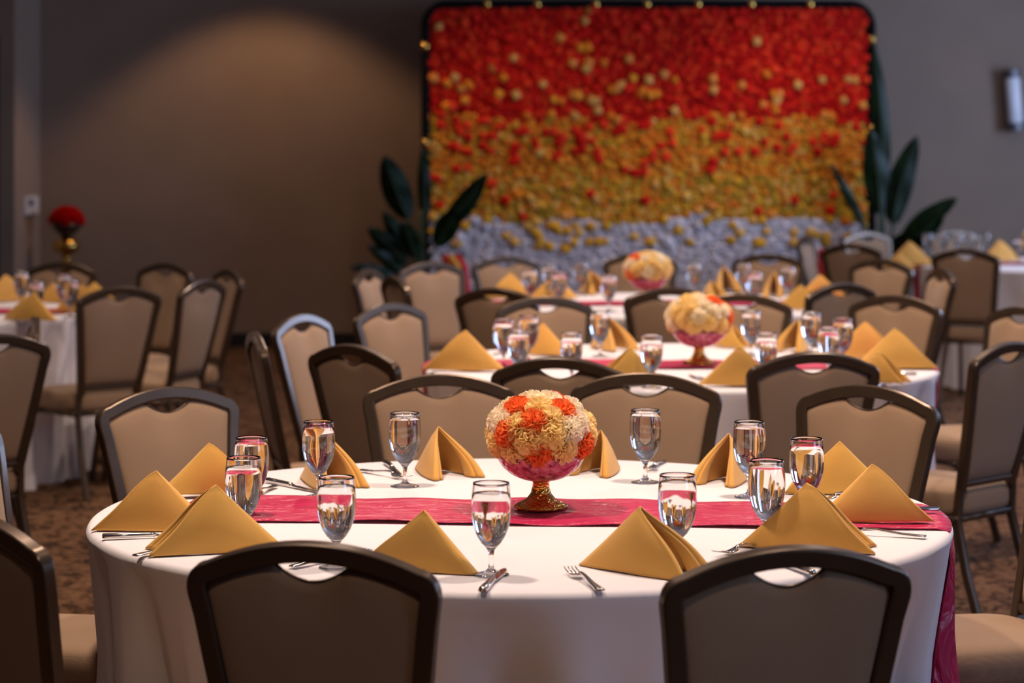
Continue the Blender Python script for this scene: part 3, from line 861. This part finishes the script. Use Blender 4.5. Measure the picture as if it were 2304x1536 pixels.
build_table('third', 12, 'round folding table under the third white cloth', 'white cloth on the third round table near the flower backdrop',
            'fuchsia satin runner across the third table near the backdrop', 0.0, 0.0)
build_table('left', 21, 'round folding table under the cloth at the left', 'white cloth on the round table cut off by the left edge',
            'fuchsia satin runner across the table at the left edge', 0.0, 0.0, 0.33, 0.6, 0)
build_table('right', 30, 'round folding table under the cloth at the far right', 'white cloth on the far round table cut off by the right edge',
            'fuchsia satin runner hanging over the left side of the far right table', 0.0, 0.0)

# ------------------------------------------------------------------ centrepieces
def centre(px, ybase, tb_label, variant, D=None):
    x, y = on_table(px, ybase) if D is None else ((px - 1152) * D / F, D)
    zb = TZ + 0.0085
    pedestal_bowl(x, y, zb, 'pink cut glass bowl on a gold foot, ' + tb_label)
    flower_ball(x, y, zb + 0.161, 'round ball of cream and coral flowers, ' + tb_label, variant)
centre(1217, 1152, 'on the nearest table', 0)
centre(1573, 824, 'on the second table', 1)
centre(1457, 684, 'on the third table before the backdrop', 2)
centre(2343, 596, 'at the right picture edge', 3)

# ------------------------------------------------------------------ water glasses
def glass_proto(full, detail=True):
    t = thing('water_goblet')
    n = 40 if detail else 24
    outer = [(0.0325, 0.0), (0.0335, 0.0012), (0.033, 0.0024), (0.022, 0.0045), (0.010, 0.008), (0.0055, 0.013), (0.0045, 0.022), (0.0048, 0.036), (0.0062, 0.045),
             (0.0105, 0.051), (0.0190, 0.060), (0.0270, 0.073), (0.0325, 0.088), (0.0358, 0.104), (0.0368, 0.120), (0.0364, 0.138), (0.0350, 0.154), (0.0338, 0.1655), (0.0333, 0.170)]
    inner = [(0.0321, 0.170), (0.0325, 0.1655), (0.0337, 0.154), (0.0351, 0.138), (0.0355, 0.120), (0.0345, 0.104), (0.0312, 0.088), (0.0256, 0.0735), (0.0172, 0.0615), (0.0085, 0.0555), (0.0008, 0.0535)]
    b_ = MB(); b_.lathe(outer + inner, n); b_.build('stemmed_bowl', M['glass'], t)
    lvl = full
    # the water slightly overlaps the glass wall so that the interfaces read correctly
    wp = [(r_ + 0.0004, z - 0.0002) for (r_, z) in reversed(inner) if z < lvl - 0.002]
    wp[0] = (0.0008, 0.0531)
    # radius at level
    rl = 0.033
    for (r0, z0), (r1, z1) in zip(inner[:-1], inner[1:]):
        if z1 <= lvl <= z0: rl = r1 + (r0 - r1) * (lvl - z1) / (z0 - z1)
    wp += [(rl + 0.0004, lvl), (rl * 0.6, lvl - 0.0004), (0.0008, lvl - 0.0004)]
    b_ = MB(); b_.lathe(wp, n); b_.build('water', M['water'], t)
    if detail:
        b_ = MB(); r = random.Random(int(full * 1e5))
        for k in range(70):
            a = r.uniform(0, 6.28); z = 0.060 + 0.05 * r.random() ** 1.6
            rin = 0.02
            for (r0, z0), (r1, z1) in zip(inner[:-1], inner[1:]):
                if z1 <= z <= z0: rin = r1 + (r0 - r1) * (z - z1) / (z0 - z1)
            s = r.uniform(0.0004, 0.0009); rc = rin - s - 0.0007
            b_.lathe([(0.0001, -s), (s * .7, -s * .7), (s, 0), (s * .7, s * .7), (0.0001, s)], 6, (rc * math.cos(a), rc * math.sin(a), z))
        tag(b_.build('air_bubbles', M['bubble'], t), kind='stuff')
    return t
ORD = ['first', 'second', 'third', 'fourth', 'fifth', 'sixth', 'seventh', 'eighth', 'ninth', 'tenth', 'eleventh', 'twelfth', 'thirteenth']
gproto = {}
def place_glass(x, y, full, detail, label, group, z=TZ):
    key = (full, detail)
    if key in gproto: o = copy_tree(gproto[key])
    else: o = glass_proto(full, detail); gproto[key] = o
    o.location = (x, y, z + 0.0015); o.rotation_euler = (0, 0, rnd.uniform(0, 6.28))
    return tag(o, label, 'glass', group)
def glass_xy(px, rimy):
    D = F * (CZ - TZ - 0.1705) / (rimy - HY); return ((px - 1152) * D / F, D)
FG = [(911, 929, 0.158, 'full water glass between a knife and a gold napkin, left of the large flower ball'),
      (1452, 922, 0.161, 'full water glass standing alone right of the large flower ball with a fork behind it'),
      (717, 948, 0.156, 'water glass standing before the far left opened napkin whose image shows inside it'),
      (566, 984, 0.160, 'water glass on the left half-hidden behind the other left glass'),
      (548, 1029, 0.150, 'water glass in front of two others at the left end of the runner'),
      (757, 1073, 0.152, 'water glass before the runner left of centre with pink showing through it'),
      (1105, 1086, 0.150, 'water glass directly before the runner and left of the flower bowl foot'),
      (1524, 1068, 0.156, 'water glass behind the right chair and beside the front right napkin'),
      (1725, 1035, 0.158, 'water glass at the right end of the runner in front of two others'),
      (1686, 948, 0.157, 'water glass at the far right with a rolled napkin behind it'),
      (1815, 986, 0.155, 'water glass furthest right beside two overlapping gold napkins')]
for (px, ry, fl, lab) in FG:
    x, y = glass_xy(px, ry); place_glass(x, y, fl, True, lab, 'water glasses on the front table')['kind'] = 'thing'
def far_glasses(lst, where, group):
    for i, (px, ry) in enumerate(sorted(lst)):
        x, y = glass_xy(px, ry)
        place_glass(x, y, 0.154, False, 'blurred water glass on the %s, %s from the left' % (where, ORD[i]), group)
far_glasses([(1133, 718), (1190, 709), (1167, 742), (1286, 749), (1350, 699), (1466, 754), (1689, 698), (1724, 749), (1825, 702), (1864, 736), (1896, 716)], 'second table', 'water glasses on the second table')
far_glasses([(1193, 606), (1236, 597), (1259, 612), (1308, 590), (1370, 619), (1562, 592), (1672, 592), (1697, 612), (1772, 600)], 'third table', 'water glasses on the third table')
far_glasses([(48, 611), (80, 633), (143, 618), (158, 629)], 'left table', 'water glasses on the left table')
far_glasses([(2088, 524), (2122, 521), (2158, 528), (2185, 523), (2218, 521), (2292, 536)], 'far right table', 'water glasses on the far right table')

# ------------------------------------------------------------------ folded napkins
def napkin_mesh(a=0.178, open_=0.055, seed=0, bul=0.018, roll=0.008):
    """tent fold: peak M, tail P behind (-x), two feet in front (+x); each side is an outer and two inner sheets"""
    h = a / math.sqrt(2) * 0.985
    r = random.Random(seed * 13 + 1); p1, p2 = r.uniform(0, 6.28), r.uniform(0, 6.28)
    def sheet(B, sgn, sc_, inset, bul, roll):
        n = 18; NC = 7
        Mp = Vector((0, sgn * 0.0015, h * sc_)); Pp = Vector((-h * 1.05 * sc_, sgn * 0.004, 0.0)); Cp = Vector((h * 0.98 * sc_, sgn * (open_ - inset), 0.0))
        rows = []
        for i in range(n + 1):
            t = i / n; row = []
            m = max(1, i)
            for j in range(m + 1):
                q = j / m if i else 0.0
                p = Mp.lerp(Pp.lerp(Cp, q), t)
                fl = math.sin(math.pi * q) ** 0.8
                p.y += sgn * (bul * fl * (0.25 * math.sin(math.pi * t) + 0.9 * t * (1.25 - 0.5 * t)))
                # the front edge swings outwards in the middle and back at the foot
                p.y += sgn * 0.010 * math.sin(math.pi * t) * q * q
                p.x += 0.007 * math.sin(math.pi * t) * (q - 0.35) + 0.004 * math.sin(2 * math.pi * t + p1) * q * q
                p.z -= 0.004 * math.sin(math.pi * t) * (1 - q)
                p.y += sgn * 0.0035 * (1 - q) * min(1, 6 * t)
                p.y += sgn * 0.0018 * math.sin(5 * q + 4 * t + p2) * t
                if i == n: p.z = 0.0012 + 0.0015 * (1 + math.sin(9 * q + p1)) * 0.5
                row.append(p)
            # rounded lapel: turns inwards through half a circle and runs back inside
            E = row[-1]; fw = Vector((0.85, sgn * 0.35, 0.25)).normalized(); iw = Vector((0.15, -sgn, 0)).normalized()
            rr = (0.0003 + roll * t ** 0.8) * (1 if roll else 0)
            if roll:
                for k in range(1, NC + 1):
                    g = math.pi * k / NC
                    row.append(E + fw * rr * math.sin(g) + iw * rr * (1 - math.cos(g)))
                L_ = row[-1]; row.append(L_ - fw * 0.026 * t + iw * 0.001 * t)
                if i == n:
                    for k in range(m + 1, len(row)): row[k].z = max(0.0012, row[k].z * 0 + 0.0012)
            rows.append(row)
        M_ = max(len(q) for q in rows); v = []
        # resample every row onto the same number of columns so that the sheet is a regular grid
        ext = (NC + 1) if roll else 0
        G = 16
        for row in rows:
            main = row[:len(row) - ext]; tail = row[len(row) - ext:] if ext else []
            for g in range(G + 1):
                x = g / G * (len(main) - 1); k = min(int(x), len(main) - 2); v.append(main[k].lerp(main[k + 1], x - k))
            v += tail
        W = G + 1 + ext; f = []
        for i in range(n):
            for j in range(W - 1):
                q4 = (i * W + j, (i + 1) * W + j, (i + 1) * W + j + 1, i * W + j + 1)
                f.append(q4 if sgn > 0 else tuple(reversed(q4)))
        off = len(B.v); B.add(v, f)
        return off, W, n
    outer = MB()
    o1, W, n = sheet(outer, 1, 1.0, 0.0, bul, roll); o2, _, _ = sheet(outer, -1, 1.0, 0.0, bul, roll)
    for i in range(n):
        outer.f.append((o1 + i * W, o2 + i * W, o2 + (i + 1) * W, o1 + (i + 1) * W)); outer.m.append(0)
    inner = MB()
    for sgn in (1, -1):
        sheet(inner, sgn, 0.955, roll * 2.1 + 0.004, bul * 0.7, roll * 0.45)
    return outer, inner
NAPV = []
for s in range(5):
    o_, i_ = napkin_mesh(0.178 + 0.006 * (s % 3 - 1), (0.040, 0.050, 0.066, 0.046, 0.074)[s], s, (0.014, 0.016, 0.020, 0.015, 0.020)[s], (0.005, 0.006, 0.008, 0.006, 0.009)[s])
    t = thing('folded_napkin')
    ob = o_.build('napkin_cloth', M['napkin'], t); md = ob.modifiers.new('thickness', 'SOLIDIFY'); md.thickness = 0.0016; md.offset = 0
    ib = i_.build('inner_fold', M['napkin'], t); md = ib.modifiers.new('thickness', 'SOLIDIFY'); md.thickness = 0.0014; md.offset = 0
    NAPV.append([t, False])
def place_napkin(x, y, yaw, var, label, group, z=TZ, sc_=1.0):
    p = NAPV[var]
    if p[1]: o = copy_tree(p[0])
    else: o = p[0]; p[1] = True
    o.location = (x, y, z + 0.0015); o.rotation_euler = (0, 0, yaw); o.scale = (sc_,) * 3
    return tag(o, label, 'napkin', group)
# (peak px, base row under the peak, yaw of the opening in degrees: 0 = right, 90 = away, variant, label, lift)
NAP = [(352, 1192, 172, 0, 'gold napkin nearest the left rim of the front table above a knife', 1.0, 0),
       (470, 1118, 20, 0, 'gold napkin half-hidden behind the two left napkins by the left glasses', 0.93, 1),
       (487, 1240, 192, 1, 'gold napkin at the front left partly hidden by the near left chair', 1.03, 0),
       (955, 1283, 150, 3, 'gold napkin in front of the runner just right of the near left chair', 0.92, 0),
       (1440, 1285, -30, 2, 'gold napkin with open folds in front of the runner beside the near right chair', 0.93, 0),
       (1815, 1235, -10, 1, 'gold napkin behind the near right chair with its tip above the rail', 1.03, 0),
       (1962, 1180, 6, 0, 'gold napkin lying on the runner at the right rim of the front table', 0.97, 1),
       (1890, 1110, 168, 3, 'upright gold napkin behind the one on the right rim', 0.97, 0),
       (1640, 1082, -118, 2, 'gold napkin with a rolled foot behind the right pair of glasses', 0.86, 0),
       (1352, 1062, -115, 4, 'gold napkin directly behind the large flower ball on its right', 0.80, 0),
       (987, 1066, -62, 4, 'light gold napkin with wide open folds left of the large flower ball', 0.90, 0),
       (730, 1088, -62, 2, 'gold napkin standing open behind a glass at the far left of the front table', 0.92, 0)]
for (px, by, ya, var, lab, s, lift) in NAP:
    x, y = on_table(px, by); place_napkin(x, y, R(ya), var, lab, 'gold napkins on the front table', TZ + (0.008 if lift else 0), s)
def far_napkins(lst, where, group):
    for i, (px, by, ya, var, s) in enumerate(sorted(lst)):
        x, y = on_table(px, by)
        place_napkin(x, y, R(ya), var, 'blurred gold napkin on the %s, %s from the left' % (where, ORD[i]), group, TZ + 0.004, s)
far_napkins([(1048, 835, 165, 1, 1.1), (1222, 800, 150, 2, 0.9), (1370, 787, -60, 2, 0.95), (1418, 868, 200, 3, 1.0), (1640, 783, -40, 1, 0.75), (1662, 870, 0, 0, 1.05),
             (1795, 790, -120, 2, 0.9), (1945, 808, -20, 0, 1.1), (2012, 830, 0, 1, 1.1), (1975, 862, -30, 1, 0.8)], 'second table', 'gold napkins on the second table')
far_napkins([(1150, 672, 170, 1, 1.0), (1252, 672, 150, 2, 0.9), (1330, 662, -60, 4, 0.95), (1600, 672, -60, 4, 0.7), (1628, 655, -80, 2, 1.0), (1742, 668, -100, 1, 1.0), (1845, 680, 10, 3, 1.1), (1800, 698, -20, 0, 0.95)],
            'third table', 'gold napkins on the third table')
far_napkins([(12, 680, 40, 0, 1.1), (76, 722, 150, 2, 0.95), (120, 682, 10, 0, 0.8), (182, 705, -10, 1, 1.05), (212, 680, 20, 3, 0.8)], 'left table', 'gold napkins on the left table')
far_napkins([(2045, 597, 10, 1, 1.2), (2022, 606, 160, 1, 0.8), (2248, 588, 20, 1, 1.1)], 'far right table', 'gold napkins on the far right table')

# ------------------------------------------------------------------ cutlery (lies along +x: head at +x)
def strip(pts, m=None):
    """pts: (x, halfwidth, z, thickness)"""
    b_ = MB(); v = []; f = []
    for (x, w_, z, th) in pts:
        v += [(x, -w_, z), (x, -w_ * 0.6, z + th), (x, w_ * 0.6, z + th), (x, w_, z), (x, w_ * 0.6, z - th * 0.25), (x, -w_ * 0.6, z - th * 0.25)]
    for i in range(len(pts) - 1):
        for j in range(6):
            f.append((i * 6 + j, (i + 1) * 6 + j, (i + 1) * 6 + (j + 1) % 6, i * 6 + (j + 1) % 6))
    f.append(tuple(range(6))); f.append(tuple((len(pts) - 1) * 6 + j for j in range(5, -1, -1)))
    b_.add(v, f); return b_
def make_fork():
    t = thing('fork')
    strip([(-0.10, 0.0085, 0.002, 0.003), (-0.095, 0.0105, 0.002, 0.003), (-0.05, 0.0065, 0.004, 0.0032), (0.0, 0.0035, 0.010, 0.0034), (0.025, 0.0035, 0.011, 0.003), (0.032, 0.005, 0.0085, 0.0022)]).build('handle', M['steel'], t)
    b_ = strip([(0.031, 0.005, 0.0088, 0.002), (0.040, 0.0115, 0.005, 0.0018), (0.055, 0.0125, 0.003, 0.0018), (0.060, 0.0125, 0.0032, 0.0018)])
    for k in range(4):
        yy = -0.0105 + k * 0.007
        s = strip([(0.058, 0.0019, 0.0032, 0.0018), (0.075, 0.0016, 0.0042, 0.0017), (0.092, 0.0014, 0.0075, 0.0015), (0.100, 0.0006, 0.0105, 0.001)])
        b_.add([(x, y + yy, z) for (x, y, z) in s.v], s.f)
    b_.build('fork_head', M['steel'], t)
    return t
def make_knife():
    t = thing('table_knife')
    strip([(-0.115, 0.007, 0.003, 0.006), (-0.112, 0.009, 0.003, 0.007), (-0.06, 0.0075, 0.003, 0.007), (-0.02, 0.006, 0.003, 0.0065), (-0.01, 0.007, 0.003, 0.006)]).build('handle', M['steel'], t)
    strip([(-0.012, 0.006, 0.004, 0.004), (0.0, 0.0085, 0.003, 0.0015), (0.05, 0.0095, 0.002, 0.0014), (0.10, 0.0085, 0.002, 0.0014), (0.118, 0.004, 0.002, 0.001), (0.122, 0.001, 0.002, 0.0008)]).build('blade', M['steel'], t)
    return t
CP = {'fork': [make_fork(), False], 'knife': [make_knife(), False]}
def place_cut(kind, p_handle, p_head, label, group, z=TZ):
    """photo positions of the handle end and head end"""
    ax, ay = on_table(*p_handle); bx, by = on_table(*p_head)
    p = CP[kind]
    if p[1]: o = copy_tree(p[0])
    else: o = p[0]; p[1] = True
    yaw = math.atan2(by - ay, bx - ax); hl = 0.10 if kind == 'fork' else 0.115
    # anchor at the handle end, true length kept
    o.location = (ax + hl * math.cos(yaw), ay + hl * math.sin(yaw), z + 0.003); o.rotation_euler = (0, 0, yaw)
    return tag(o, label, kind, group)
G = 'cutlery on the front table'
CUT = [('fork', (1352, 1334), (1250, 1270), 'fork lying alone on the cloth before the flower bowl', 0),
       ('knife', (1085, 1337), (1140, 1280), 'knife beside the foot of the centre glass', 0),
       ('knife', (230, 1215), (450, 1208), 'knife below the leftmost gold napkin', 0),
       ('fork', (303, 1256), (470, 1228), 'fork handle poking out left of the front left napkin', 0),
       ('fork', (655, 1281), (762, 1262), 'fork seen through the handle of the near left chair', 0),
       ('knife', (598, 1086), (694, 1105), 'knife at the far left pointing at the opened napkin', 0),
       ('fork', (618, 1098), (570, 1125), 'fork behind the left glasses near the runner end', 0),
       ('fork', (812, 1062), (866, 1072), 'fork between the far left napkin and a knife', 0),
       ('knife', (868, 1044), (905, 1078), 'knife lying left of a glass foot at the far side', 0),
       ('fork', (1492, 1040), (1462, 1064), 'fork behind the glass on the right of the flower ball', 0),
       ('knife', (2112, 1160), (1960, 1163), 'knife handle sticking out from the napkin on the right rim', 1),
       ('fork', (2084, 1213), (1930, 1204), 'fork lying at the right rim below a napkin', 0),
       ('fork', (1740, 1225), (1664, 1243), 'fork tines peeking out behind the near right chair', 0),
       ('knife', (1830, 1298), (1740, 1268), 'knife seen through the handle of the near right chair', 0),
       ('fork', (1960, 1118), (1866, 1134), 'fork tines between the two right-hand napkins', 1)]
for (k, a, b2, lab, lift) in CUT: place_cut(k, a, b2, lab, G, TZ + (0.007 if lift else 0))
G2 = 'cutlery on the second table'
for (k, a, b2, lab) in [('knife', (2062, 846), (1985, 846), 'blurred knife at the right rim of the second table'),
                        ('fork', (1960, 880), (2000, 868), 'blurred fork below the knife on the second table'),
                        ('fork', (1110, 800), (1150, 795), 'blurred fork left on the second table'),
                        ('knife', (1590, 862), (1560, 850), 'blurred knife between two napkins on the second table')]:
    place_cut(k, a, b2, lab, G2)
